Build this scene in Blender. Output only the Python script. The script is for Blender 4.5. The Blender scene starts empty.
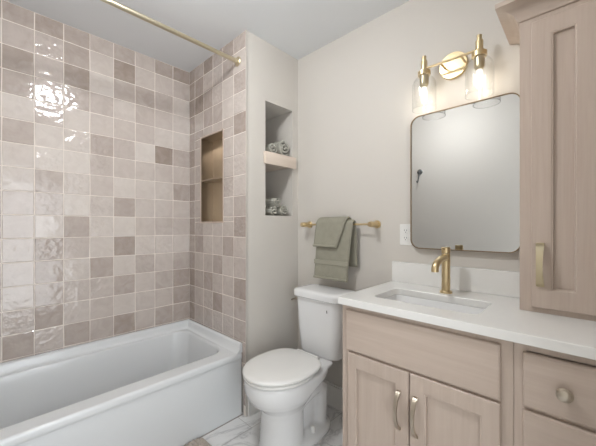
import bpy, bmesh, math, random
from mathutils import Vector, Matrix
random.seed(7)
C = bpy.context.scene.collection
PI = math.pi

# ------------------------------------------------------------------ camera, world, light, exposure
YAW = math.radians(43.74)
H = 2.44
cam_d = bpy.data.cameras.new('camera'); cam = bpy.data.objects.new('camera', cam_d); C.objects.link(cam)
cam.location = (0, 0, 1.2026)
cam.rotation_euler = (PI/2, 0, -(PI/2 - YAW))
cam_d.sensor_width = 36; cam_d.lens = 36*299.57/596; cam_d.shift_y = 3.1/596
cam_d.clip_start = 0.01
bpy.context.scene.camera = cam

world = bpy.data.worlds.new('world'); bpy.context.scene.world = world
world.use_nodes = True
world.node_tree.nodes['Background'].inputs[0].default_value = (0.95, 0.97, 1.0, 1)
world.node_tree.nodes['Background'].inputs[1].default_value = 0.6

def area(name, loc, rot, sx, sy, power, col, shape='RECTANGLE'):
    d = bpy.data.lights.new(name, 'AREA'); d.shape = shape; d.size = sx; d.size_y = sy
    d.energy = power; d.color = col
    o = bpy.data.objects.new(name, d); C.objects.link(o); o.location = loc; o.rotation_euler = rot
    return o
# added soft fill light, set in the unseen doorway behind the camera
area('doorway_fill', (0.36, -0.5, .95), (PI/2+.30, 0, 0), 1.1, 1.7, 19.5, (0.90, 0.955, 1.0))

vs = bpy.context.scene.view_settings
vs.view_transform = 'Standard'; vs.look = 'None'; vs.gamma = 1; vs.use_curve_mapping = False
vs.exposure = 0.40

# ------------------------------------------------------------------ materials
def lin(r, g, b):
    f = lambda c: (c/255/12.92) if c/255 <= .04045 else ((c/255+.055)/1.055)**2.4
    return (f(r), f(g), f(b), 1)

def newmat(name):
    m = bpy.data.materials.new(name); m.use_nodes = True
    nt = m.node_tree
    return m, nt, nt.nodes['Principled BSDF']

def N(nt, t, **kw):
    n = nt.nodes.new(t)
    for k, v in kw.items():
        if k in n.inputs: n.inputs[k].default_value = v
        else: setattr(n, k, v)
    return n

def mat(name, col, rough=.5, metal=0.0, spec=.5, bump=0, bscale=80, var=0, vscale=6, coat=0):
    m, nt, p = newmat(name)
    p.inputs['Base Color'].default_value = col
    p.inputs['Roughness'].default_value = rough
    p.inputs['Metallic'].default_value = metal
    p.inputs['Specular IOR Level'].default_value = spec
    if coat:
        p.inputs['Coat Weight'].default_value = coat; p.inputs['Coat Roughness'].default_value = .05
    if bump or var:
        tc = N(nt, 'ShaderNodeTexCoord')
    if bump:
        n = N(nt, 'ShaderNodeTexNoise', Scale=bscale, Detail=4.0)
        nt.links.new(tc.outputs['Object'], n.inputs['Vector'])
        b = N(nt, 'ShaderNodeBump', Strength=bump, Distance=.002)
        nt.links.new(n.outputs['Fac'], b.inputs['Height']); nt.links.new(b.outputs['Normal'], p.inputs['Normal'])
    if var:
        n = N(nt, 'ShaderNodeTexNoise', Scale=vscale, Detail=3.0)
        nt.links.new(tc.outputs['Object'], n.inputs['Vector'])
        mx = N(nt, 'ShaderNodeMix', data_type='RGBA')
        mx.inputs[6].default_value = tuple(c*(1-var) for c in col[:3])+(1,)
        mx.inputs[7].default_value = tuple(min(1, c*(1+var)) for c in col[:3])+(1,)
        nt.links.new(n.outputs['Fac'], mx.inputs[0]); nt.links.new(mx.outputs[2], p.inputs['Base Color'])
    return m

M = {}
M['paint'] = mat('wall_paint', lin(202, 197, 190), .55, spec=.3, bump=.08, bscale=220)
M['ceil'] = mat('ceiling_paint', lin(226, 228, 230), .7, spec=.2, bump=.05, bscale=200)
M['white_trim'] = mat('white_trim_paint', lin(222, 220, 216), .35)
M['ceramic'] = mat('white_ceramic', lin(226, 226, 226), .08, spec=.5)
M['acrylic'] = mat('white_acrylic', lin(216, 218, 219), .16, spec=.5)
M['plastic'] = mat('white_plastic', lin(228, 227, 224), .25)
M['quartz'] = mat('white_quartz', lin(226, 225, 222), .22, var=.02, vscale=40)
M['brass'] = mat('brushed_brass', lin(212, 192, 153), .33, 1.0, bump=.05, bscale=300)
M['champagne'] = mat('champagne_bronze', lin(190, 178, 150), .28, 1.0)
M['nickel'] = mat('brushed_nickel', lin(186, 176, 162), .3, 1.0)
M['rodmetal'] = mat('pale_brass', lin(214, 205, 180), .28, 1.0)
M['steel'] = mat('tile_edge_steel', lin(204, 199, 192), .35, .4)
M['dark'] = mat('dark_slot', lin(45, 42, 40), .5)
M['bracket'] = mat('hook_pewter', lin(120, 120, 120), .35, .8)
M['towel'] = mat('sage_towel', lin(150, 147, 133), .95, spec=.1, bump=.9, bscale=420, var=.12, vscale=30)
M['rolltowel'] = mat('grey_green_towel', lin(172, 170, 160), .95, spec=.1, bump=.9, bscale=420, var=.12, vscale=30)
M['hem'] = mat('towel_hem', lin(154, 151, 137), .9, spec=.1, bump=.3, bscale=300)
M['mat'] = mat('bath_mat', lin(172, 163, 154), .95, spec=.1, bump=1.0, bscale=300, var=.25, vscale=60)
M['grout'] = mat('tile_grout', lin(222, 213, 204), .9, spec=.2)
M['mirror'] = mat('mirror_silver', (.60, .61, .61, 1), .012, 1.0)
M['caulk'] = mat('caulk', lin(150, 145, 140), .6)

# cabinet wood: whitewashed maple with grain along one axis
def wood(name, grain_axis, c1, c2):
    m, nt, p = newmat(name)
    tc = N(nt, 'ShaderNodeTexCoord'); mp = N(nt, 'ShaderNodeMapping')
    sc = [22, 22, 22]; sc[grain_axis] = 1.3
    mp.inputs['Scale'].default_value = sc
    nt.links.new(tc.outputs['Object'], mp.inputs['Vector'])
    n = N(nt, 'ShaderNodeTexNoise', Scale=1.6, Detail=6.0, Roughness=.6, Distortion=.6)
    nt.links.new(mp.outputs[0], n.inputs['Vector'])
    mp2 = N(nt, 'ShaderNodeMapping'); sc2 = [150, 150, 150]; sc2[grain_axis] = 5
    mp2.inputs['Scale'].default_value = sc2
    nt.links.new(tc.outputs['Object'], mp2.inputs['Vector'])
    n2 = N(nt, 'ShaderNodeTexNoise', Scale=1.0, Detail=3.0)
    nt.links.new(mp2.outputs[0], n2.inputs['Vector'])
    add = N(nt, 'ShaderNodeMath', operation='MULTIPLY_ADD'); add.inputs[1].default_value = .35
    nt.links.new(n2.outputs['Fac'], add.inputs[0]); nt.links.new(n.outputs['Fac'], add.inputs[2])
    r = N(nt, 'ShaderNodeValToRGB')
    r.color_ramp.elements[0].position = .38; r.color_ramp.elements[0].color = c1
    r.color_ramp.elements[1].position = .95; r.color_ramp.elements[1].color = c2
    nt.links.new(add.outputs[0], r.inputs['Fac']); nt.links.new(r.outputs['Color'], p.inputs['Base Color'])
    p.inputs['Roughness'].default_value = .42; p.inputs['Specular IOR Level'].default_value = .35
    b = N(nt, 'ShaderNodeBump', Strength=.06, Distance=.002)
    nt.links.new(n2.outputs['Fac'], b.inputs['Height']); nt.links.new(b.outputs['Normal'], p.inputs['Normal'])
    return m
W1, W2 = lin(179, 162, 149), lin(192, 177, 165)
M['wood_v'] = wood('maple_vertical_grain', 2, W1, W2)
M['wood_h'] = wood('maple_horizontal_grain', 1, W1, W2)
M['wood_x'] = wood('maple_depth_grain', 0, lin(205, 190, 176), lin(226, 212, 200))

# glazed zellige tile: colour per tile from the mesh, uneven glossy glaze
def tile_mat():
    m, nt, p = newmat('zellige_tile')
    at = N(nt, 'ShaderNodeAttribute', attribute_name='tone')
    sep = N(nt, 'ShaderNodeSeparateColor')
    nt.links.new(at.outputs['Color'], sep.inputs[0])
    tc = N(nt, 'ShaderNodeTexCoord')
    off = N(nt, 'ShaderNodeVectorMath', operation='MULTIPLY_ADD')
    comb = N(nt, 'ShaderNodeCombineXYZ')
    for i in range(3): nt.links.new(sep.outputs[1], comb.inputs[i])
    off.inputs[1].default_value = (37, 37, 37)
    nt.links.new(comb.outputs[0], off.inputs[0]); nt.links.new(tc.outputs['Object'], off.inputs[2])
    n1 = N(nt, 'ShaderNodeTexNoise', Scale=14.0, Detail=4.0, Distortion=1.2)
    nt.links.new(off.outputs[0], n1.inputs['Vector'])
    ma = N(nt, 'ShaderNodeMath', operation='MULTIPLY_ADD'); ma.inputs[1].default_value = .5
    nt.links.new(n1.outputs['Fac'], ma.inputs[0])
    sb = N(nt, 'ShaderNodeMath', operation='SUBTRACT'); sb.inputs[1].default_value = .25
    nt.links.new(sep.outputs[0], sb.inputs[0]); nt.links.new(sb.outputs[0], ma.inputs[2])
    r = N(nt, 'ShaderNodeValToRGB')
    r.color_ramp.elements[0].position = 0; r.color_ramp.elements[0].color = lin(209, 201, 194)
    r.color_ramp.elements[1].position = 1; r.color_ramp.elements[1].color = lin(152, 138, 128)
    e = r.color_ramp.elements.new(.5); e.color = lin(187, 176, 169)
    nt.links.new(ma.outputs[0], r.inputs['Fac']); nt.links.new(r.outputs['Color'], p.inputs['Base Color'])
    p.inputs['Roughness'].default_value = .055; p.inputs['Specular IOR Level'].default_value = .5
    n2 = N(nt, 'ShaderNodeTexNoise', Scale=16.0, Detail=2.0)
    n3 = N(nt, 'ShaderNodeTexNoise', Scale=42.0, Detail=1.5)
    for n in (n2, n3): nt.links.new(off.outputs[0], n.inputs['Vector'])
    b1 = N(nt, 'ShaderNodeBump', Strength=.55, Distance=.006)
    # some tiles are more rippled than others
    st = N(nt, 'ShaderNodeMath', operation='MULTIPLY'); st.inputs[1].default_value = .75
    nt.links.new(sep.outputs[2], st.inputs[0])
    b2 = N(nt, 'ShaderNodeBump', Distance=.0075)
    nt.links.new(st.outputs[0], b2.inputs['Strength'])
    nt.links.new(n2.outputs['Fac'], b1.inputs['Height']); nt.links.new(n3.outputs['Fac'], b2.inputs['Height'])
    nt.links.new(b1.outputs['Normal'], b2.inputs['Normal']); nt.links.new(b2.outputs['Normal'], p.inputs['Normal'])
    return m
M['tile'] = tile_mat()

def marble():
    m, nt, p = newmat('marble_floor_tile')
    tc = N(nt, 'ShaderNodeTexCoord')
    n = N(nt, 'ShaderNodeTexNoise', Scale=2.2, Detail=7.0, Roughness=.62, Distortion=2.2)
    nt.links.new(tc.outputs['Object'], n.inputs['Vector'])
    s = N(nt, 'ShaderNodeMath', operation='SUBTRACT'); s.inputs[1].default_value = .5
    a = N(nt, 'ShaderNodeMath', operation='ABSOLUTE')
    nt.links.new(n.outputs['Fac'], s.inputs[0]); nt.links.new(s.outputs[0], a.inputs[0])
    r = N(nt, 'ShaderNodeValToRGB')
    r.color_ramp.elements[0].position = 0; r.color_ramp.elements[0].color = lin(186, 185, 185)
    r.color_ramp.elements[1].position = .05; r.color_ramp.elements[1].color = lin(220, 219, 218)
    e = r.color_ramp.elements.new(.02); e.color = lin(206, 205, 204)
    nt.links.new(a.outputs[0], r.inputs['Fac'])
    br = N(nt, 'ShaderNodeTexBrick')
    br.inputs['Color1'].default_value = (1, 1, 1, 1); br.inputs['Color2'].default_value = (1, 1, 1, 1)
    br.inputs['Mortar'].default_value = (.62, .6, .58, 1)
    br.inputs['Scale'].default_value = 1; br.inputs['Mortar Size'].default_value = .002
    br.inputs['Brick Width'].default_value = .61; br.inputs['Row Height'].default_value = .305
    mp = N(nt, 'ShaderNodeMapping'); mp.inputs['Location'].default_value = (.12, .09, 0)
    nt.links.new(tc.outputs['Object'], mp.inputs['Vector']); nt.links.new(mp.outputs[0], br.inputs['Vector'])
    mx = N(nt, 'ShaderNodeMix', data_type='RGBA', blend_type='MULTIPLY'); mx.inputs[0].default_value = 1
    nt.links.new(r.outputs['Color'], mx.inputs[6]); nt.links.new(br.outputs['Color'], mx.inputs[7])
    nt.links.new(mx.outputs[2], p.inputs['Base Color'])
    p.inputs['Roughness'].default_value = .28
    return m
M['marble'] = marble()

def glass_mat():
    m = bpy.data.materials.new('clear_glass'); m.use_nodes = True
    nt = m.node_tree; nt.nodes.remove(nt.nodes['Principled BSDF'])
    out = nt.nodes['Material Output']
    t = N(nt, 'ShaderNodeBsdfTransparent'); g = N(nt, 'ShaderNodeBsdfGlossy', Roughness=.03)
    t.inputs[0].default_value = (.965, .97, .965, 1)
    lw = N(nt, 'ShaderNodeLayerWeight', Blend=.22); mx = N(nt, 'ShaderNodeMixShader')
    ml = N(nt, 'ShaderNodeMath', operation='MULTIPLY'); ml.inputs[1].default_value = .75
    nt.links.new(lw.outputs['Facing'], ml.inputs[0]); nt.links.new(ml.outputs[0], mx.inputs[0])
    nt.links.new(t.outputs[0], mx.inputs[1]); nt.links.new(g.outputs[0], mx.inputs[2])
    nt.links.new(mx.outputs[0], out.inputs[0])
    return m
M['glass'] = glass_mat()

def emis(name, col, strength):
    m, nt, p = newmat(name)
    p.inputs['Base Color'].default_value = (.9, .9, .9, 1)
    p.inputs['Emission Color'].default_value = col; p.inputs['Emission Strength'].default_value = strength
    return m
def bulb_mat():
    m = bpy.data.materials.new('glowing_bulb_glass'); m.use_nodes = True
    nt = m.node_tree; nt.nodes.remove(nt.nodes['Principled BSDF'])
    t = N(nt, 'ShaderNodeBsdfTransparent'); e = N(nt, 'ShaderNodeEmission', Strength=1.6)
    e.inputs['Color'].default_value = (1.0, .95, .87, 1)
    mx = N(nt, 'ShaderNodeMixShader'); mx.inputs[0].default_value = .5
    nt.links.new(t.outputs[0], mx.inputs[1]); nt.links.new(e.outputs[0], mx.inputs[2])
    nt.links.new(mx.outputs[0], nt.nodes['Material Output'].inputs[0])
    return m
M['bulb'] = bulb_mat()
M['filament'] = emis('hot_filament', (1.0, .91, .77, 1), 290.0)
M['lens'] = emis('lit_ceiling_lens', (.97, .985, 1.0, 1), 112.0)

# ------------------------------------------------------------------ mesh helpers (all in world coordinates)
def bm_new(): return bmesh.new()

def box(bm, x0, x1, y0, y1, z0, z1, bev=0, seg=2):
    r = bmesh.ops.create_cube(bm, size=1)
    vs_ = r['verts']
    for v in vs_:
        v.co = Vector(((x0+x1)/2 + v.co.x*(x1-x0), (y0+y1)/2 + v.co.y*(y1-y0), (z0+z1)/2 + v.co.z*(z1-z0)))
    if bev:
        es = list({e for v in vs_ for e in v.link_edges})
        bmesh.ops.bevel(bm, geom=es, offset=bev, segments=seg, profile=.5, affect='EDGES')
    return vs_

def loft(bm, rings, cap0=True, cap1=True, closed=True):
    vr = [[bm.verts.new(p) for p in r] for r in rings]
    n = len(rings[0])
    for a, b in zip(vr, vr[1:]):
        for i in range(n if closed else n-1):
            j = (i+1) % n
            try: bm.faces.new((a[i], a[j], b[j], b[i]))
            except ValueError: pass
    if cap0: bm.faces.new(list(reversed(vr[0])))
    if cap1: bm.faces.new(vr[-1])
    return vr

def basis(d):
    d = Vector(d).normalized()
    up = Vector((0, 0, 1)) if abs(d.z) < .95 else Vector((1, 0, 0))
    a = d.cross(up).normalized(); b = a.cross(d).normalized()
    return a, b

def tube(bm, pts, r, n=16, cap=True):
    pts = [Vector(p) for p in pts]
    rs = r if isinstance(r, (list, tuple)) else [r]*len(pts)
    rings = []; a = None
    for i, p in enumerate(pts):
        d = (pts[min(i+1, len(pts)-1)] - pts[max(i-1, 0)]).normalized()
        if a is None: a, b = basis(d)
        else:
            a = (a - d*a.dot(d)).normalized(); b = a.cross(d).normalized()
        rings.append([p + (a*math.cos(2*PI*k/n) + b*math.sin(2*PI*k/n))*rs[i] for k in range(n)])
    loft(bm, rings, cap, cap)

def lathe(bm, o, axis, prof, n=28, cap=True):
    # prof: (distance along axis, radius)
    o = Vector(o); d = Vector(axis).normalized(); a, b = basis(d)
    rings = [[o + d*t + (a*math.cos(2*PI*k/n) + b*math.sin(2*PI*k/n))*max(r, 1e-4) for k in range(n)] for t, r in prof]
    loft(bm, rings, cap, cap)

def rrect(x0, x1, y0, y1, r, z, k=6):
    out = []
    for cx, cy, a0 in ((x1-r, y1-r, 0), (x0+r, y1-r, PI/2), (x0+r, y0+r, PI), (x1-r, y0+r, 1.5*PI)):
        for i in range(k+1):
            a = a0 + PI/2*i/k
            out.append(Vector((cx + r*math.cos(a), cy + r*math.sin(a), z)))
    return out

def obj(name, bm, m, parent=None, smooth=True, angle=24, loc=None):
    bmesh.ops.recalc_face_normals(bm, faces=bm.faces)
    me = bpy.data.meshes.new(name); bm.to_mesh(me); bm.free()
    o = bpy.data.objects.new(name, me); C.objects.link(o)
    for x in (m if isinstance(m, (list, tuple)) else [m]): me.materials.append(x)
    base = Vector((0, 0, 0))
    root = parent
    while root is not None and root.parent is not None: root = root.parent
    if root is not None: base = root.location.copy()
    elif loc is not None: base = Vector(loc)
    if base.length: me.transform(Matrix.Translation(-base))
    if parent is not None: o.parent = parent
    elif loc is not None: o.location = loc
    if smooth:
        me.shade_smooth() if hasattr(me, 'shade_smooth') else None
        if hasattr(me, 'set_sharp_from_angle'): me.set_sharp_from_angle(angle=math.radians(angle))
    return o

def tag(o, label, cat, group=None):
    o['label'] = label; o['category'] = cat
    if group: o['group'] = group
    return o
def thing(name, label, cat, loc, group=None):
    o = bpy.data.objects.new(name, None); C.objects.link(o); o.location = loc; o.empty_display_size = .05
    return tag(o, label, cat, group)
def struct(name, bm, m, parent=None, smooth=False):
    o = obj(name, bm, m, parent, smooth); o['kind'] = 'structure'; return o

# ------------------------------------------------------------------ room shell
XL, XB, XD = -0.225, 1.1385, 1.61
YF, YC, YA = -0.10, 1.5433, 2.299
# floor / ceiling
b = bm_new(); box(b, XL-.1, XD+.1, -1.4, YA+.1, -.1, 0); struct('floor', b, M['marble'])
b = bm_new(); box(b, XL-.1, XD+.1, -1.4, YA+.1, H, H+.1); struct('ceiling', b, M['ceil'])
b = bm_new(); box(b, XD, XD+.1, -1.4, YA+.1, 0, H); struct('wall_right', b, M['paint'])
b = bm_new(); box(b, XL-.1, XL, -1.4, YA+.1, 0, H); wl = struct('wall_left', b, M['paint'])
b = bm_new(); box(b, XL, XD, YA+.008, YA+.1, 0, H); wb = struct('wall_back', b, M['paint'])
# front wall with the doorway the photographer stands in
b = bm_new()
box(b, XL, -.16, YF-.11, YF, 0, H); box(b, .66, XD, YF-.11, YF, 0, H); box(b, -.16, .66, YF-.11, YF, 2.06, H)
struct('wall_front', b, M['paint'])

# partition block between tub and toilet, with a towel niche towards the room and a shower niche towards the tub
NX0, NX1, NZ0, NZ1, ND = 1.297, 1.553, 1.275, 2.043, .34
SY0, SY1, SZ0, SZ1 = 1.809, 2.107, 1.236, 1.865
b = bm_new(); t = .012; xb = XB+.010
box(b, xb, NX0, YC, YC+t, 0, H); box(b, NX1, XD, YC, YC+t, 0, H)
box(b, NX0, NX1, YC, YC+t, 0, NZ0); box(b, NX0, NX1, YC, YC+t, NZ1, H)
box(b, NX0-t, NX0, YC+t, YC+ND, NZ0-t, NZ1+t); box(b, NX1, NX1+t, YC+t, YC+ND, NZ0-t, NZ1+t)
box(b, NX0, NX1, YC+t, YC+ND, NZ0-t, NZ0); box(b, NX0, NX1, YC+t, YC+ND, NZ1, NZ1+t)
box(b, NX0-t, NX1+t, YC+ND, YC+ND+t, NZ0-t, NZ1+t)
box(b, xb, xb+t, YC+t, SY0, 0, H); box(b, xb, xb+t, SY1, YA, 0, H)
box(b, xb, xb+t, SY0, SY1, 0, SZ0); box(b, xb, xb+t, SY0, SY1, SZ1, H)
wm = struct('wall_middle', b, M['paint'])

# --- tile cladding
ROW0 = .464; P = .1337
ROWS = [ROW0 + P*k for k in range(-1, 15)] + [H]          # bottom row starts behind the tub lip
A_TONES = [  # top row first; columns run left to right from the left edge of the picture
 '67654678','55538345','74426552','75553541','24443422','52655 85'.replace(' ','1'),'21154244','25432237','45136334','42621455','36437233','36376246','36464367','47437347','64657466']
A_TONES[0] = '67656478'; A_TONES[1] = '55638345'; A_TONES[2] = '74826652'; A_TONES[3] = '75653543'
A_TONES[4] = '24234422'; A_TONES[5] = '52265185'; A_TONES[6] = '21154444'; A_TONES[7] = '25342337'
A_TONES[8] = '45136334'; A_TONES[9] = '42621455'; A_TONES[10] = '36437233'; A_TONES[11] = '36362546'
A_TONES[12] = '36446367'; A_TONES[13] = '47443447'; A_TONES[14] = '64657466'
B_TONES = ['758576','774463','886436','746523','665537','745433','554443','744453','644435','754347','673364','744634','867447','744735','755445']  # tile tones; corner column darkened with corner shade, one tile with rod shadow

def tiles(name, place, cols, rows, tone_of, parent, hole=None):
    """place(u, z, d): a point on the wall plane, d metres proud of the grout."""
    bm = bm_new(); col = bm.loops.layers.float_color.new('tone')
    g = .0019
    def slab(u0, u1, z0, z1, tone, rnd, rip):
        u0 += g; u1 -= g; z0 += g; z1 -= g
        if u1-u0 < .006 or z1-z0 < .006: return
        tu, tz = random.uniform(-.0009, .0009), random.uniform(-.0009, .0009)
        e = .0022
        def dz(u, z): return .006 + tu*(2*(u-u0)/(u1-u0)-1) + tz*(2*(z-z0)/(z1-z0)-1)
        r0 = [(u0, z0), (u1, z0), (u1, z1), (u0, z1)]
        r1 = [(u0+e, z0+e), (u1-e, z0+e), (u1-e, z1-e), (u0+e, z1-e)]
        v0 = [bm.verts.new(place(u, z, 0)) for u, z in r0]
        v1 = [bm.verts.new(place(u, z, dz(u, z)-.0016)) for u, z in r0]
        v2 = [bm.verts.new(place(u, z, dz(u, z))) for u, z in r1]
        fs = [bm.faces.new(v2)]
        for a, c in ((v0, v1), (v1, v2)):
            for i in range(4): fs.append(bm.faces.new((a[i], a[(i+1) % 4], c[(i+1) % 4], c[i])))
        for f in fs:
            for l in f.loops: l[col] = (tone, rnd, rip, 1)
    for ci in range(len(cols)-1):
        for ri in range(len(rows)-1):
            tone = tone_of(ci, len(rows)-2-ri)
            rnd = random.random(); rip = random.choice((.15, .25, .4, .9))
            u0, u1, z0, z1 = cols[ci], cols[ci+1], rows[ri], rows[ri+1]
            cells = [(u0, u1, z0, z1)]
            if hole:
                a, c, d, e = hole
                if u0 < c and u1 > a and z0 < e and z1 > d:
                    cells = []
                    if z0 < d: cells.append((u0, u1, z0, d))
                    if z1 > e: cells.append((u0, u1, e, z1))
                    zz0, zz1 = max(z0, d), min(z1, e)
                    if u0 < a: cells.append((u0, a, zz0, zz1))
                    if u1 > c: cells.append((c, u1, zz0, zz1))
            for q in cells: slab(*q, tone, rnd, rip)
    o = obj(name, bm, M['tile'], parent, smooth=False); o['kind'] = 'structure'
    return o
def tn(ch): return max(0.02, min(1, (int(ch)+random.uniform(-.5, .5))/9))
colsA = [XL] + [.063 + .1345*k for k in range(-2, 9)] ; colsA[-1] = XB
def toneA(ci, ri):
    k = ci-3
    if k < 0 or ri > 14: return random.choice((.2, .3, .5, .7))
    return tn(A_TONES[ri][min(k, 7)])
b = bm_new(); box(b, XL, XB+.01, YA+.0002, YA+.0085, .30, H); struct('grout_backing', b, M['grout'], wb)
tiles('wall_tiles', lambda u, z, d: (u, YA+.0045-d, z), colsA, ROWS, toneA, wb)
colsB = [YC, 1.678, 1.811, 1.941, 2.073, 2.207, YA]          # from the room edge to the corner
def toneB(ci, ri):
    if ri > 14: return random.choice((.4, .5, .6))
    return tn(B_TONES[ri][5-ci])
b = bm_new(); x0, x1 = XB+.0002, XB+.0105
box(b, x0, x1, YC+.004, SY0, .30, H); box(b, x0, x1, SY1, YA, .30, H); box(b, x0, x1, SY0, SY1, .30, SZ0); box(b, x0, x1, SY0, SY1, SZ1, H)
box(b, x0, x1, YC+.004, 1.570, 0, .30)
struct('grout_backing', b, M['grout'], wm)
tiles('wall_tiles', lambda u, z, d: (XB+.0045-d, u, z), colsB, ROWS, toneB, wm, hole=(SY0-.002, SY1+.002, SZ0-.002, SZ1+.002))
tiles('wall_tiles', lambda u, z, d: (XB+.0045-d, u, z), [YC, 1.572], [.063, .197, .330], lambda a, c: .7, wm)
# the end of the tub alcove on the left, seen only in the mirror
b = bm_new(); box(b, XL, XL+.0085, YC-.01, YA, .30, H); struct('grout_backing', b, M['grout'], wl)
tiles('wall_tiles', lambda u, z, d: (XL+.004+d, u, z), [YC-.01]+colsB[1:], ROWS, lambda a, c: random.choice((.2, .4, .5, .7)), wl)
# metal edge strip where the tile stops
b = bm_new(); box(b, XB-.002, XB+.011, YC-.0035, YC+.001, 0, H, .0008); struct('trim_1', b, M['steel'])

# baseboards
b = bm_new(); box(b, XD-.014, XD, .79, YC, 0, .14); box(b, XD-.009, XD, .79, YC, .14, .152, .002); struct('baseboard_right', b, M['white_trim'])
b = bm_new(); box(b, XB+.012, XD-.014, YC-.014, YC, 0, .14); box(b, XB+.012, XD-.014, YC-.009, YC, .14, .152, .002); struct('baseboard_middle', b, M['white_trim'])
b = bm_new(); box(b, XL, XL+.014, YF, YC-.02, 0, .14); box(b, XL, XL+.009, YF, YC-.02, .14, .152, .002); struct('baseboard_left', b, M['white_trim'])
b = bm_new(); box(b, XL+.001, -.16, YF, YF+.015, 0, 2.13, .002); box(b, .66, .73, YF, YF+.015, 0, 2.13, .002); box(b, -.16, .66, YF, YF+.015, 2.06, 2.13, .002)
struct('door_1', b, M['white_trim'])

# ------------------------------------------------------------------ bathtub
T = thing('bathtub', 'white alcove bathtub along the tiled wall', 'bathtub', (.38, 1.94, 0))
b = bm_new(); x0, x1, y1 = XL+.012, XB-.006, YA-.010; K = 8
R = lambda ax, bx, ay, by, r, z: rrect(ax, bx, ay, by, r, z, K)
y0 = 1.578
loft(b, [R(x0, x1, y0+.002, y1, .004, 0), R(x0, x1, y0+.002, y1, .004, .355), R(x0, x1, y0-.003, y1, .006, .362), R(x0, x1, y0-.004, y1, .008, .372),
         R(x0, x1, y0-.004, y1, .009, .386), R(x0, x1, y0-.002, y1, .010, .394), R(x0, x1, y0+.003, y1, .011, .3985), R(x0, x1, y0+.009, y1, .012, .400),
         R(x0+.08, 1.072, 1.662, 2.246, .10, .402), R(x0+.084, 1.068, 1.667, 2.242, .10, .4005), R(x0+.088, 1.064, 1.671, 2.238, .10, .395), R(x0+.090, 1.060, 1.673, 2.236, .10, .388),
         R(x0+.13, 1.038, 1.684, 2.212, .11, .27), R(x0+.19, 1.010, 1.705, 2.185, .12, .13), R(x0+.23, .975, 1.725, 2.165, .12, .085), R(x0+.30, .93, 1.78, 2.11, .12, .066)], cap0=False)
ts = obj('tub_shell', b, M['acrylic'], T, angle=60)
wn = ts.modifiers.new('flat_rim', 'WEIGHTED_NORMAL'); wn.keep_sharp = True; wn.weight = 80
b = bm_new()   # raised tiling lip round three sides, coved into the rim
def lip(path_pts, inward):
    prof = [(.0, .400), (.0, .458), (.006, .4605), (.014, .457), (.018, .445), (.022, .420), (.032, .405), (.048, .400)]
    rings = [[Vector((p[0]+n[0]*d, p[1]+n[1]*d, z)) for d, z in prof] for p, n in zip(path_pts, inward)]
    loft(b, rings, True, True)
lip([(x0, y0+.012), (x0, y1), (x1, y1), (x1, y0-.004)], [(1, 0), (1, -1), (-1, -1), (-1, 0)])
obj('tiling_lip', b, M['acrylic'], T, angle=60)
b = bm_new(); lathe(b, (.08, 1.945, .068), (0, 0, 1), [(0, .035), (.004, .035), (.006, .03), (.006, 0)]); obj('drain', b, M['rodmetal'], T)
b = bm_new(); lathe(b, (-.108, 1.945, .25), (1, 0, .1), [(0, .038), (.01, .038), (.014, .033), (.014, 0)]); obj('overflow_plate', b, M['rodmetal'], T)
b = bm_new(); box(b, x0, XB, y0-.003, y0+.004, 0, .004); struct('trim_2', b, M['caulk'])

# ------------------------------------------------------------------ shower curtain rod
T = thing('curtain_rod', 'pale brass shower curtain rod spanning above the tub', 'rod', (.38, 1.615, 2.265))
b = bm_new(); tube(b, [(XL+.008, 1.606, 2.250), (XB-.004, 1.626, 2.270)], .0130); obj('rod', b, M['rodmetal'], T)
for xx, s in ((XB-.002, -1), (XL+.010, 1)):
    b = bm_new(); lathe(b, (xx, 1.626 if s < 0 else 1.606, 2.270 if s < 0 else 2.250), (s, 0, 0), [(0, .030), (.006, .030), (.010, .026), (.012, .016), (.03, .0155), (.03, .012)]); obj('flange', b, M['rodmetal'], T)

# ------------------------------------------------------------------ metal shower niche
T = thing('shower_niche', 'bronze metal shower niche recessed in the tile above the tub end', 'niche', (XB, 1.958, SZ0))
d = .098; e = .0015
b = bm_new()
box(b, XB+d, XB+d+e, SY0, SY1, SZ0, SZ1); box(b, XB, XB+d, SY0, SY0+e, SZ0, SZ1); box(b, XB, XB+d, SY1-e, SY1, SZ0, SZ1)
box(b, XB, XB+d, SY0+e, SY1-e, SZ0, SZ0+e); box(b, XB, XB+d, SY0+e, SY1-e, SZ1-e, SZ1)
M['nichemetal'] = mat('brushed_bronze', lin(176, 163, 147), .3, 1.0)
obj('niche_liner', b, M['nichemetal'], T, smooth=False)
b = bm_new(); box(b, XB+.004, XB+d, SY0+e, SY1-e, 1.540, 1.553); obj('shelf', b, M['nichemetal'], T, smooth=False)
b = bm_new(); f = .012
box(b, XB-.004, XB+.0, SY0-f, SY0, SZ0-f, SZ1+f, .001); box(b, XB-.004, XB, SY1, SY1+f, SZ0-f, SZ1+f, .001)
box(b, XB-.004, XB, SY0, SY1, SZ0-f, SZ0, .001); box(b, XB-.004, XB, SY0, SY1, SZ1, SZ1+f, .001)
M['nicheframe'] = mat('niche_frame_metal', lin(206, 192, 180), .35, .6)
obj('frame', b, M['nicheframe'], T, smooth=False)

# ------------------------------------------------------------------ wooden niche shelf and rolled towels
b = bm_new()
box(b, 1.279, 1.575, YC-.020, YC-.001, 1.619, 1.701, .002)
box(b, NX0+.001, NX1-.001, YC-.002, YC+ND-.002, 1.632, 1.701)
tag(obj('niche_shelf', b, M['wood_x'], None, loc=(1.426, YC, 1.619)), 'pale wood shelf board across the wall niche', 'shelf')

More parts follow.
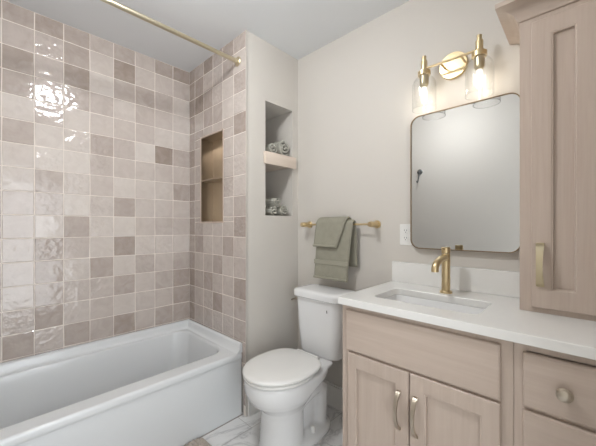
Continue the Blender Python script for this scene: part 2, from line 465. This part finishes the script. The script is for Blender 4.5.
def roll_mesh(r, L, turns=2.2, thick=None):
    """a towel rolled up along +Y, centre of the roll at the origin, front end at y = 0"""
    bm = bm_new(); n = int(26*turns)
    th = r/(turns+.35)*.86
    inner, outer = [], []
    for i in range(n+1):
        a = 2*PI*turns*i/n
        rr = th*.25 + (r-th*.5-th*.25)*i/n
        wob = 1+.03*math.sin(3*a+1)
        c, s = math.cos(a), math.sin(a)
        h = th/2*.62*(1 if i < n-2 else .6)
        inner.append((c*(rr-h)*wob, s*(rr-h)*wob)); outer.append((c*(rr+h)*wob, s*(rr+h)*wob))
    loop = inner + outer[::-1]
    rings = []
    for y, sh in ((.004, -.0022), (0, 0), (L, 0)):
        k = len(loop); ring = []
        for j, (x, z) in enumerate(loop):
            q = 1 if sh == 0 else .985
            ring.append(Vector((x*q, y + (-.004*(math.sin(j*.9)) if y == 0 else 0), z*q)))
        rings.append(ring)
    # end faces as quads between inner and outer
    vr = [[bm.verts.new(p) for p in r_] for r_ in rings[1:]]
    k = len(loop)
    for i in range(k): bm.faces.new((vr[0][i], vr[0][(i+1) % k], vr[1][(i+1) % k], vr[1][i]))
    for v in vr:
        for i in range(n):
            bm.faces.new((v[i], v[i+1], v[k-2-i], v[k-1-i]))
    return bm
G = 'rolled towels in the wall niche'
def roll(x, z, r, y, rot, label, L=.26, turns=2.2):
    bm = roll_mesh(r, L, turns); bmesh.ops.rotate(bm, verts=bm.verts, cent=(0, 0, 0), matrix=Matrix.Rotation(rot, 3, 'Y'))
    bmesh.ops.translate(bm, verts=bm.verts, vec=(x, y, z))
    return tag(obj('rolled_towel', bm, M['rolltowel'], None, loc=(x, y, z-r), angle=70), label, 'towel', G)
roll(1.376, 1.744, .047, YC+.012, .4, 'small rolled grey-green towel, left one on the wood niche shelf')
roll(1.484, 1.764, .066, YC+.010, 2.2, 'larger rolled grey-green towel, right one on the wood niche shelf')
roll(1.398, 1.311, .039, YC+.022, 1.2, 'rolled towel at bottom left of the lower niche', turns=1.9)
roll(1.490, 1.317, .046, YC+.018, 2.6, 'rolled towel at bottom right of the lower niche', turns=2.1)
roll(1.430, 1.374, .040, YC+.022, .2, 'rolled towel lying on top of two others in the lower niche', turns=1.9)

# ------------------------------------------------------------------ toilet
YT = 1.207
T = thing('toilet', 'white two-piece toilet between tub and vanity', 'toilet', (1.2, YT, 0))
def egg(cx, cy, af, ab, w, z, n=40, p=2.0, pb=2.0):
    """ring: af = reach to the front (-X), ab = reach to the back (+X), w = half width"""
    out = []
    for k in range(n):
        a = 2*PI*k/n; c, s = math.cos(a), math.sin(a)
        ex = pb if c > 0 else p
        x = (ab if c > 0 else af)*math.copysign(abs(c)**(2/ex), c); y = w*math.copysign(abs(s)**(2/ex), s)
        out.append(Vector((cx+x, cy+y, z)))
    return out
b = bm_new()
loft(b, [egg(1.140, YT+.004, .136, .12, .128, 0), egg(1.140, YT+.004, .128, .12, .122, .03), egg(1.140, YT+.004, .123, .12, .117, .12), egg(1.140, YT+.003, .121, .12, .114, .19),
         egg(1.138, YT, .127, .14, .117, .225), egg(1.133, YT, .150, .16, .134, .252), egg(1.13, YT, .178, .18, .155, .280), egg(1.13, YT, .198, .20, .170, .308),
         egg(1.13, YT, .209, .24, .178, .335, pb=2.6), egg(1.13, YT, .213, .27, .181, .358, pb=3.4), egg(1.13, YT, .214, .275, .182, .385, pb=3.6), egg(1.13, YT, .210, .27, .179, .398, pb=3.6), egg(1.13, YT, .200, .26, .168, .402, pb=3.6)])
# foot plate running back to the wall side
loft(b, [egg(1.285, YT, .2, .205, .139, 0, p=2.4, pb=2.4), egg(1.285, YT, .2, .203, .138, .022, p=2.4, pb=2.4), egg(1.28, YT, .19, .19, .118, .034, p=2.4, pb=2.4), egg(1.27, YT, .15, .15, .07, .05, p=2.6, pb=2.6)])
# rear body and tank deck
loft(b, [egg(1.33, YT, .12, .12, .05, .02), egg(1.34, YT, .14, .11, .055, .16), egg(1.33, YT, .15, .11, .075, .26), egg(1.31, YT, .16, .115, .118, .33), egg(1.31, YT, .16, .118, .138, .37, p=3, pb=4), egg(1.31, YT, .16, .128, .148, .395, p=3, pb=6), egg(1.31, YT, .155, .124, .144, .404, p=3, pb=6)])
# trapway bulges on both sides
for s in (-1, 1):
    tube(b, [(1.14, YT+s*.055, .21), (1.20, YT+s*.062, .245), (1.27, YT+s*.066, .280), (1.33, YT+s*.066, .285), (1.375, YT+s*.06, .24), (1.395, YT+s*.052, .15), (1.395, YT+s*.048, .01)], [.04, .052, .058, .058, .054, .046, .044], 18)
bowl = obj('bowl', b, M['ceramic'], T)
rm = bowl.modifiers.new('blend', 'REMESH'); rm.mode = 'VOXEL'; rm.voxel_size = .006; rm.use_smooth_shade = True
sm = bowl.modifiers.new('soften', 'SMOOTH'); sm.factor = .5; sm.iterations = 6
b = bm_new()
loft(b, [egg(1.128, YT, .213, .19, .180, .4035), egg(1.128, YT, .218, .19, .184, .408), egg(1.128, YT, .218, .19, .184, .416), egg(1.128, YT, .213, .19, .180, .420)])
obj('seat', b, M['plastic'], T, angle=50)
b = bm_new()
loft(b, [egg(1.128, YT, .214, .205, .181, .4235, pb=3), egg(1.128, YT, .221, .207, .187, .428, pb=3), egg(1.128, YT, .222, .207, .188, .436, pb=3), egg(1.128, YT, .216, .203, .183, .443, pb=3), egg(1.128, YT, .195, .19, .165, .4475, pb=3), egg(1.128, YT, .10, .10, .085, .4505), egg(1.128, YT, .02, .02, .02, .451)])
obj('seat_cover', b, M['plastic'], T, angle=50)
b = bm_new(); tube(b, [(1.345, YT-.085, .428), (1.345, YT+.085, .428)], .012); obj('hinge_bar', b, M['plastic'], T)
YK = 1.189
def trr(z, hw, xf, xb, r): return rrect(xf, xb, YK-hw, YK+hw, r, z, 7)
b = bm_new()
loft(b, [trr(.404, .115, 1.425, 1.585, .04), trr(.409, .140, 1.405, 1.588, .05), trr(.425, .152, 1.398, 1.590, .055), trr(.55, .165, 1.393, 1.590, .055), trr(.70, .175, 1.388, 1.590, .055), trr(.755, .178, 1.387, 1.590, .055)])
obj('tank', b, M['ceramic'], T, angle=50)
b = bm_new()
loft(b, [trr(.754, .182, 1.381, 1.594, .055), trr(.760, .192, 1.371, 1.596, .058), trr(.785, .194, 1.369, 1.596, .058), trr(.796, .191, 1.372, 1.595, .056), trr(.803, .180, 1.383, 1.59, .05), trr(.805, .15, 1.41, 1.575, .04)])
obj('tank_lid', b, M['ceramic'], T, angle=50)
b = bm_new(); lathe(b, (1.43, YK+.172, .725), (0, 1, 0), [(0, .012), (.012, .012), (.014, .008), (.026, .008)], 16); tube(b, [(1.437, YK+.196, .725), (1.39, YK+.199, .722)], [.007, .005], 12)
o = obj('flush_lever', b, M['nickel'], T); o['label'] = 'small grey metal flush lever'
for s in (-1, 1):
    b = bm_new(); lathe(b, (1.285, YT+s*.092, .030), (0, 0, 1), [(0, .017), (.028, .0155), (.039, .011), (.042, .002)], 16); obj('bolt_cap', b, M['plastic'], T)
b = bm_new(); box(b, 1.3865, 1.3895, 1.091, 1.098, .689, .706, .001)
o = obj('badge', b, M['bracket'], T); o['label'] = 'tiny grey mark on the tank front'

# ------------------------------------------------------------------ vanity cabinets
XF = 1.092; XFR = 1.107          # door faces, face frame
ZB = .10; ZT = .8615
def carcass(y0, y1, parent, m, name='carcass'):
    b = bm_new(); t = .016
    box(b, XFR+.0195, XD-.003, y0, y0+t, ZB, ZT); box(b, XFR+.0195, XD-.003, y1-t, y1, ZB, ZT)
    box(b, XFR+.0195, XD-.003, y0+t, y1-t, ZB, ZB+t); box(b, XD-.012, XD-.003, y0+t, y1-t, ZB+t, ZT)
    box(b, XFR+.06, XFR+.075, y0+.002, y1-.002, 0, ZB); box(b, XFR+.075, XD-.003, y0, y0+t, 0, ZB); box(b, XFR+.075, XD-.003, y1-t, y1, 0, ZB)
    return obj(name, b, m, parent, smooth=False)
def frame(y0, y1, z0, z1, rails, parent, st=.042, x=XFR, m=None):
    b = bm_new(); xx = x+.019
    box(b, x, xx, y0, y0+st, z0, z1, .0008); box(b, x, xx, y1-st, y1, z0, z1, .0008)
    for a, c in rails: box(b, x+.0003, xx, y0+st, y1-st, a, c, .0006)
    return obj('face_frame', b, m or M['wood_v'], parent, smooth=False)
def slab_front(name, y0, y1, z0, z1, parent, m, x=XF):
    b = bm_new()
    def q(i, xx): return [Vector((xx, y0+i, z0+i)), Vector((xx, y1-i, z0+i)), Vector((xx, y1-i, z1-i)), Vector((xx, y0+i, z1-i))]
    loft(b, [q(0, x+.0185), q(0, x+.006), q(.002, x+.002), q(.006, x)])
    return obj(name, b, m, parent, angle=20)
def shaker(name, y0, y1, z0, z1, parent, fw_l, fw_r, fr_t, fr_b, x=XF, th=.0185):
    """five-piece door with a recessed flat panel and a small stepped inner edge; low y is the right side"""
    b = bm_new()
    def q(a, xx, il, ir, it, ib): return [Vector((xx, y0+ir, z0+ib)), Vector((xx, y1-il, z0+ib)), Vector((xx, y1-il, z1-it)), Vector((xx, y0+ir, z1-it))]
    Q = lambda xx, d: q(0, xx, d, d, d, d)
    In = lambda xx, d: q(0, xx, fw_l+d, fw_r+d, fr_t+d, fr_b+d)
    loft(b, [Q(x+th, 0), Q(x+.003, 0), Q(x, .003), In(x, -.006), In(x+.0022, -.003), In(x+.0025, 0), In(x+.0135, .0008)])
    return obj(name, b, M['wood_v'], parent, angle=20)
def pull(parent, y, z0, z1, x=XF, m=None, w=.0062):
    """arched strap pull, vertical"""
    b = bm_new(); n = 22; rings = []
    for i in range(n+1):
        t = i/n; z = z0 + (z1-z0)*t
        bow = math.sin(PI*t)**.75
        xx = x - .004 - .031*bow
        ww = w*(1.0 + .35*abs(2*t-1)**2)
        th = .0035
        rings.append([Vector((xx-th, y-ww, z)), Vector((xx-th, y+ww, z)), Vector((xx+th, y+ww, z)), Vector((xx+th, y-ww, z))])
    loft(b, rings)
    for z in (z0+.004, z1-.004): box(b, x-.008, x+.001, y-w*1.1, y+w*1.1, z-.006, z+.006, .001)
    return obj('handle', b, m or M['nickel'], parent, angle=35)

V1 = thing('sink_cabinet', 'light wood sink cabinet with two doors under the basin', 'cabinet', (1.36, .464, 0))
carcass(.1555, .783, V1, M['wood_v'])
frame(.1555, .783, ZB, ZT, [(ZB, .13), (.640, .675), (.835, ZT)], V1)
o = slab_front('drawer_front', .187, .757, .664, .838, V1, M['wood_h'])
dl = shaker('door', .4755, .747, .115, .655, V1, .045, .055, .062, .062)
dr = shaker('door', .187, .4715, .115, .655, V1, .060, .056, .062, .062)
pull(dl, .512, .430, .574); pull(dr, .447, .430, .575)

V2 = thing('drawer_cabinet', 'narrow light wood drawer cabinet at the right end of the vanity', 'cabinet', (1.36, .038, 0))
carcass(-.079, .1545, V2, M['wood_v'])
frame(-.079, .1545, ZB, ZT, [(ZB, .13), (.650, .685), (.380, .400), (.835, ZT)], V2, st=.032)
for i, (a, c) in enumerate(((.673, .832), (.400, .663), (.115, .390))):
    f_ = slab_front('drawer_front', -.055, .132, a, c, V2, M['wood_h'])
    b = bm_new(); zc = (a+c)/2 - (.004 if i == 0 else 0)
    lathe(b, (XF+.001, .039, zc), (-1, 0, 0), [(0, .010), (.004, .009), (.010, .008), (.013, .011), (.016, .0175), (.019, .0190), (.022, .0186), (.0235, .0160), (.0262, .0150), (.0290, .010), (.030, .003)], 28)
    obj('knob', b, M['nickel'], f_)

# countertop with the sink cutout
CX0, CX1, CY0, CY1, CZ0, CZ1 = 1.0715, XD-.002, -.095, .786, .862, .8924
SX0, SX1, SKY0, SKY1 = 1.184, 1.424, .270, .680
b = bm_new()
hole = lambda z, d=0: rrect(SX0-d, SX1+d, SKY0-d, SKY1+d, .03+d, z, 6)
outer = []
for p in hole(0):   # project hole ring to the slab outline so that the top can be bridged
    outer.append(p)
def slab_outline(z, i=0): return rrect(CX0+i, CX1-i, CY0+i, CY1-i, .004, z, 6)
loft(b, [hole(CZ1-.002), hole(CZ1, .0015), slab_outline(CZ1, .002), slab_outline(CZ1-.002), slab_outline(CZ0+.001), slab_outline(CZ0, .001), hole(CZ0, .0015), hole(CZ0+.002), hole(CZ1-.002)], False, False)
bmesh.ops.remove_doubles(b, verts=b.verts, dist=1e-5)
ct = tag(obj('countertop', b, M['quartz'], None, angle=30, loc=(1.34, .345, CZ0)), 'white quartz vanity countertop with backsplash and sink cutout', 'countertop')
b = bm_new(); box(b, XD-.022, XD-.002, .1755, CY1, CZ1+.0002, 1.0035, .0015); obj('backsplash', b, M['quartz'], ct, smooth=False)

# undermount basin
T = thing('sink', 'white rectangular undermount basin set in the countertop', 'sink', (1.306, .467, .74))
b = bm_new()
Rk = lambda d, r, z: rrect(SX0+d, SX1-d, SKY0+d, SKY1-d, r, z, 6)
loft(b, [Rk(-.018, .045, .861), Rk(-.018, .045, .856), Rk(-.006, .04, .85), Rk(.02, .04, .74), Rk(.05, .04, .722), Rk(.085, .02, .722),
         Rk(.085, .02, .728), Rk(.05, .05, .730), Rk(.026, .05, .745), Rk(.012, .045, .80), Rk(.001, .034, .855), Rk(-.002, .033, .861), Rk(-.018, .045, .861)], False, False)
b.faces.ensure_lookup_table()
ra = Rk(.085, .02, .728); vv = [b.verts.new(p) for p in ra]; b.faces.new(vv)
rb = [b.verts.new(p) for p in Rk(.085, .02, .722)]; b.faces.new(rb)
bmesh.ops.remove_doubles(b, verts=b.verts, dist=1e-5)
obj('basin', b, M['ceramic'], T, angle=50)
b = bm_new(); lathe(b, (1.306, .467, .7285), (0, 0, 1), [(0, .022), (.002, .022), (.004, .018), (.004, 0)]); obj('drain', b, M['brass'], T)

# faucet
FX, FY = 1.484, .4668; Z0 = CZ1
T = thing('faucet', 'brushed brass single-hole faucet behind the basin', 'faucet', (FX, FY, Z0))
b = bm_new(); lathe(b, (FX, FY, Z0+.0003), (0, 0, 1), [(0, .0265), (.008, .0265), (.010, .025), (.010, .018)]); obj('base_ring', b, M['brass'], T)
b = bm_new(); lathe(b, (FX, FY, Z0+.009), (0, 0, 1), [(0, .0185), (.171, .0185), (.173, .017)]); obj('body', b, M['brass'], T)
b = bm_new(); lathe(b, (FX, FY, Z0+.184), (0, 0, 1), [(0, .017), (.001, .0190), (.026, .0190), (.0285, .017), (.0285, 0)])
hd = obj('handle', b, M['brass'], T)
b = bm_new(); tube(b, [(FX-.012, FY, Z0+.205), (FX-.032, FY+.002, Z0+.208), (FX-.046, FY+.003, Z0+.210)], [.005, .0045, .004], 10); obj('lever', b, M['brass'], hd)
b = bm_new(); pts = []
for i in range(17):
    a = PI/2*i/16
    pts.append((FX-.010-.120*math.sin(a)**.9, FY+.004*i/16, Z0+.118+.046*math.cos(a)**.8))
pts += [(FX-.130, FY+.004, Z0+.111)]
pts = [Vector(p) for p in pts]
tube(b, pts, [.0152]*len(pts), 18); obj('spout', b, M['brass'], T)

# ------------------------------------------------------------------ tall cabinet standing on the countertop
TX = 1.361
T = thing('tall_cabinet', 'light wood tall cabinet standing on the countertop right of the mirror', 'cabinet', (1.48, .05, CZ1))
ty0, ty1 = -.062, .1745; tz0, tz1 = CZ1+.0006, 1.972
b = bm_new(); t = .016; tx = TX+.0302
box(b, tx, XD-.003, ty0, ty0+t, tz0, tz1); box(b, tx, XD-.003, ty1-t, ty1, tz0, tz1); box(b, XD-.012, XD-.003, ty0+t, ty1-t, tz0, tz1)
box(b, tx, XD-.012, ty0+t, ty1-t, tz0, tz0+t); box(b, tx, XD-.012, ty0+t, ty1-t, tz1-t, tz1)
obj('carcass', b, M['wood_v'], T, smooth=False)
frame(ty0, ty1, tz0, tz1, [(tz0, .93), (1.92, tz1)], T, st=.042, x=TX+.0110)
d_ = shaker('door', ty0+.024, .140, .911, 1.936, T, .061, .062, .062, .073, x=TX)
pull(d_, .1135, .990, 1.142, x=TX, m=M['champagne'], w=.0092)
b = bm_new()   # cove crown moulding, mitred round the front and the left side
prof = [(0, 1.955), (.006, 1.957), (.010, 1.968), (.020, 1.985), (.038, 1.998), (.058, 2.004), (.066, 2.006), (.066, 2.022), (.060, 2.026), (0, 2.026)]
xx = TX+.0110
ptsc = [((xx, ty0), (-1, 0)), ((xx, ty1), (-1, 1)), ((XD-.003, ty1), (0, 1))]
loft(b, [[Vector((p[0]+n[0]*d2, p[1]+n[1]*d2, z)) for d2, z in prof] for p, n in ptsc])
box(b, xx+.001, XD-.004, ty0+.001, ty1-.001, 1.9725, 2.02)
obj('crown_molding', b, M['wood_h'], T, angle=25)

# ------------------------------------------------------------------ mirror
MY0, MY1, MZ0, MZ1, MX = .194, .677, 1.084, 1.785, 1.585
T = thing('wall_mirror', 'rounded rectangular wall mirror with a thin brass frame above the basin', 'mirror', (XD-.003, (MY0+MY1)/2, MZ0))
def ryz(x, i, r): return [Vector((x, p.x, p.y)) for p in rrect(MY0+i, MY1-i, MZ0+i, MZ1-i, r, 0, 10)]
b = bm_new()
loft(b, [ryz(XD-.003, 0, .048), ryz(MX-.004, 0, .048), ryz(MX-.0055, .0012, .047), ryz(MX-.0055, .0030, .045), ryz(MX-.0045, .0042, .044), ryz(MX+.002, .0042, .044), ryz(XD-.003, .0042, .044), ryz(XD-.003, 0, .048)], False, False)
bmesh.ops.remove_doubles(b, verts=b.verts, dist=1e-5)
M['frame'] = mat('mirror_brass_frame', lin(142, 122, 96), .3, 1.0)
obj('frame', b, M['frame'], T, angle=35)
b = bm_new(); loft(b, [ryz(MX, .0042, .044), ryz(MX+.005, .0042, .044)]); obj('mirror_glass', b, M['mirror'], T, smooth=False)

# ------------------------------------------------------------------ two-light vanity sconce
LX, LY, LZ = 1.518, .458, 1.988
T = thing('vanity_light', 'brass two-lamp wall light with clear glass jars above the mirror', 'light', (XD, LY, LZ))
b = bm_new(); lathe(b, (XD-.0005, LY+.010, LZ+.006), (-1, 0, 0), [(0, .064), (.018, .064), (.0203, .0617), (.0205, .058), (.0205, 0)], 48); obj('backplate', b, M['brass'], T)
for s in (-1, 1):
    b = bm_new(); tube(b, [(XD-.018, LY+s*.045, LZ), (LX, LY+s*.045, LZ)], .0048, 12); obj('standoff', b, M['brass'], T)
YS = (LY+.122, LY-.120)
b = bm_new(); tube(b, [(LX, YS[0], LZ), (LX, YS[1], LZ)], .0055, 14); obj('crossbar', b, M['brass'], T)
for ys in YS:
    b = bm_new(); lathe(b, (LX, ys, 1.953), (0, 0, 1), [(0, .029), (.001, .030), (.021, .030), (.022, .029), (.022, .0152), (.072, .0152), (.0735, .0138), (.0735, .0102), (.097, .0102), (.098, .009)], 28)
    so = obj('socket', b, M['brass'], T)
    b = bm_new(); lathe(b, (LX, ys, 1.896), (0, 0, 1), [(0, .012), (.004, .0165), (.012, .020), (.018, .021), (.0568, .021)], 24); obj('lamp_holder', b, M['champagne'], so)
    b = bm_new()
    lathe(b, (LX, ys, 0), (0, 0, 1), [(1.785, .0555), (1.788, .056), (1.82, .056), (1.895, .056), (1.912, .0545), (1.926, .049), (1.937, .041), (1.945, .0335), (1.9525, .030)], 40, cap=False)
    gl = obj('glass_shade', b, M['glass'], T)
    b = bm_new(); rr_ = [Vector((LX+.0557*math.cos(2*PI*k/40), ys+.0557*math.sin(2*PI*k/40), 1.7855)) for k in range(41)]
    tube(b, rr_, .0013, 8, False); obj('rim', b, M['glass'], gl)
    b = bm_new(); lathe(b, (LX, ys, 0), (0, 0, -1), [(-1.8955, .011), (-1.886, .012), (-1.876, .0145), (-1.838, .0145), (-1.826, .0125), (-1.816, .008), (-1.811, .002)], 24)
    bu = obj('bulb', b, M['bulb'], T, angle=60)
    b = bm_new(); tube(b, [(LX, ys, 1.828), (LX, ys, 1.878)], .0022, 8)
    obj('filament', b, M['filament'], bu)

# ------------------------------------------------------------------ outlet
T = thing('wall_outlet', 'white duplex power outlet on the wall left of the mirror', 'outlet', (XD, .713, 1.155))
b = bm_new(); box(b, XD-.006, XD-.0003, 0.679, .747, 1.098, 1.213, .002); obj('cover_plate', b, M['plastic'], T, smooth=False)
for zc in (1.176, 1.135):
    b = bm_new(); box(b, XD-.0085, XD-.005, 0.698, .728, zc-.0145, zc+.0145, .003); rc = obj('receptacle', b, M['plastic'], T, smooth=False)
    b = bm_new()
    for yy in (.707, .719): box(b, XD-.0090, XD-.008, yy-.0011, yy+.0011, zc-.001, zc+.008)
    lathe(b, (XD-.008, .713, zc-.007), (-1, 0, 0), [(0, .0024), (.0009, .0024)], 10)
    o = obj('slot', b, M['dark'], rc, smooth=False); o['label'] = 'dark plug slots'

# ------------------------------------------------------------------ towel bar and hand towel
BX, BZ = 1.545, 1.213; BY0, BY1 = .888, 1.420
T = thing('towel_bar', 'brushed brass towel bar on the wall above the toilet', 'towel bar', (XD, (BY0+BY1)/2, BZ))
b = bm_new(); tube(b, [(BX, BY0, BZ), (BX, BY1, BZ)], .0062, 14); obj('bar', b, M['brass'], T)
for yy in (BY0, BY1):
    b = bm_new(); lathe(b, (XD-.0005, yy, BZ), (-1, 0, 0), [(0, .0235), (.010, .0235), (.012, .0215), (.012, .0168), (.076, .0168), (.078, .0152), (.080, .0150), (.090, .0150), (.092, .013)], 28); obj('post', b, M['brass'], T)

def cloth(path, yl, yr, th, wav, seed, rows=26):
    """drape: path = list of (x, z) over the bar; yl/yr give the left and right edge at each path fraction"""
    rnd = random.Random(seed); bm = bm_new()
    P_ = [Vector((p[0], 0, p[1])) for p in path]
    L = [0]
    for a, c in zip(P_, P_[1:]): L.append(L[-1] + (c-a).length)
    n = 60; top = []; bot = []
    ph = [rnd.uniform(0, 6) for _ in range(4)]
    for i in range(n+1):
        s = L[-1]*i/n; k = 0
        while k < len(L)-2 and L[k+1] < s: k += 1
        t = (s-L[k])/(L[k+1]-L[k]); p = P_[k].lerp(P_[k+1], t)
        tg = (P_[k+1]-P_[k]).normalized(); nr = Vector((-tg.z, 0, tg.x))
        f = i/n; r1 = []; r2 = []
        for j in range(rows+1):
            v = j/rows
            y = yl(f)*(1-v) + yr(f)*v
            w = wav*(math.sin(v*9+ph[0]+f*2) + .6*math.sin(v*17+ph[1]-f*3) + .5*math.sin(f*14+ph[2]+v*3))*(.25+.75*abs(2*f-1))
            edge = min(1, min(v, 1-v)*14, min(f, 1-f)*26)
            hh = th/2*math.sqrt(max(0, 1-(1-edge)**2))*.9 + .0004
            c = Vector((p.x, y, p.z)) + nr*w
            r1.append(bm.verts.new(c+nr*hh)); r2.append(bm.verts.new(c-nr*hh))
        top.append(r1); bot.append(r2)
    for g_ in (top, bot):
        for a, c in zip(g_, g_[1:]):
            for j in range(rows): bm.faces.new((a[j], a[j+1], c[j+1], c[j]))
    for a, c in zip(list(zip(top, bot)), list(zip(top, bot))[1:]):
        bm.faces.new((a[0][0], c[0][0], c[1][0], a[1][0])); bm.faces.new((a[0][-1], c[0][-1], c[1][-1], a[1][-1]))
    for e_ in (0, -1):
        for j in range(rows): bm.faces.new((top[e_][j], top[e_][j+1], bot[e_][j+1], bot[e_][j]))
    return bm
def arc(r, zt): return [(BX + r*math.cos(a), zt + r*math.sin(a)) for a in [PI*k/8 for k in range(9)]]
T = thing('hand_towel', 'sage green hand towel folded over the towel bar', 'towel', (BX, 1.17, BZ))
lo = [(1.580, .95), (1.574, 1.02), (1.568, 1.15)] + arc(.016, BZ+.008) + [(1.526, 1.15), (1.523, 1.02), (1.521, .860)]
lol = lambda f: 1.278+.030*max(0, (f-.5)*2); lor = lambda f: 1.006+.034*max(0, (f-.5)*2)**.8
b = cloth(lo, lol, lor, .014, .0016, 3)
ll = obj('long_layer', b, M['towel'], T, angle=80)
up = [(1.584, 1.08), (1.584, 1.15)] + arc(.0325, BZ+.010) + [(1.509, 1.16), (1.505, 1.068)]
upl = lambda f: 1.274+.024*max(0, (f-.5)*2); upr = lambda f: 1.040+.072*max(0, (f-.5)*2)**1.2
b = cloth(up, upl, upr, .015, .0016, 9)
ul = obj('short_layer', b, M['towel'], T, angle=80)
# smooth woven hem bands
def strip(name, x, z0, z1, ya, yb, parent):
    b = bm_new()
    loft(b, [[Vector((x-d_, ya+(yb-ya)*j/12, zz)) for j in range(13)] for zz, d_ in ((z0, 0), (z0+.002, .003), (z1-.002, .003), (z1, 0))], False, False, closed=False)
    return obj(name, b, M['hem'], parent)
strip('hem_band', 1.4975, 1.071, 1.083, 1.297, 1.114, ul)
strip('hem_band', 1.5135, .863, .876, 1.306, 1.042, ll)
strip('woven_band', 1.5148, .955, .985, 1.300, 1.034, ll)

# ------------------------------------------------------------------ robe hook (seen in the mirror)
hy, hz = 1.343, 1.813
T = thing('robe_hook', 'small dark metal robe hook on the opposite wall, reflected in the mirror', 'hook', (XL, hy, hz))
b = bm_new(); lathe(b, (XL+.0005, hy, hz), (1, 0, 0), [(0, .030), (.006, .030), (.009, .024), (.009, .009), (.03, .009), (.045, .016), (.05, .012)], 24); obj('hook_plate', b, M['bracket'], T)
b = bm_new(); tube(b, [(XL+.012, hy, hz-.015), (XL+.03, hy+.004, hz-.06), (XL+.034, hy+.010, hz-.11), (XL+.05, hy+.012, hz-.125), (XL+.06, hy+.012, hz-.105)], [.008, .007, .006, .006, .008], 12); obj('prong', b, M['bracket'], T)

# ------------------------------------------------------------------ ceiling light (in the room, above the frame)
CLX, CLY = .41, 1.00
T = thing('ceiling_light', 'round flush ceiling light in the middle of the room', 'light', (CLX, CLY, H))
b = bm_new(); lathe(b, (CLX, CLY, H-.0005), (0, 0, -1), [(0, .098), (.014, .098), (.016, .096), (.016, 0)], 40); obj('base_ring', b, M['brass'], T)
b = bm_new(); lathe(b, (CLX, CLY, H-.0175), (0, 0, -1), [(0, .082), (.055, .082), (.066, .078), (.073, .068), (.076, .05), (.077, 0)], 32); obj('diffuser', b, M['lens'], T)

# ------------------------------------------------------------------ bath mat on the floor beside the tub
b = bm_new()
mx0, mx1, my0, my1 = .10, .855, 1.08, 1.578
nx, ny = 150, 80; g2 = []
for j in range(ny+1):
    row = []
    for i in range(nx+1):
        x = mx0+(mx1-mx0)*i/nx; y = my0+(my1-my0)*j/ny
        r = .05; cx_ = min(max(x, mx0+r), mx1-r); cy_ = min(max(y, my0+r), my1-r)
        dx, dy = x-cx_, y-cy_; dd = math.hypot(dx, dy)
        if dd > 1e-6:
            m_ = max(abs(dx), abs(dy)); x = cx_+dx/dd*m_; y = cy_+dy/dd*m_
        e_ = min(1, min(i, nx-i)/2.5, min(j, ny-j)/2.5)
        z = .003 + .014*math.sqrt(e_) + e_*(.006*math.sin(x*2*PI/.022+.6*math.sin(y*30)) + .0015*math.sin(y*2*PI/.02+x*40))
        row.append(b.verts.new((x, y, z)))
    g2.append(row)
for a, c in zip(g2, g2[1:]):
    for i in range(nx): b.faces.new((a[i], a[i+1], c[i+1], c[i]))
edge = [g2[0][i] for i in range(nx+1)] + [g2[j][nx] for j in range(1, ny+1)] + [g2[ny][i] for i in range(nx-1, -1, -1)] + [g2[j][0] for j in range(ny-1, 0, -1)]
low = [b.verts.new((v.co.x, v.co.y, .0005)) for v in edge]
for i in range(len(edge)):
    j = (i+1) % len(edge); b.faces.new((edge[i], edge[j], low[j], low[i]))
tag(obj('bath_mat', b, M['mat'], None, loc=(.48, 1.33, 0)), 'grey-brown ribbed bath mat on the floor against the tub', 'bath mat')
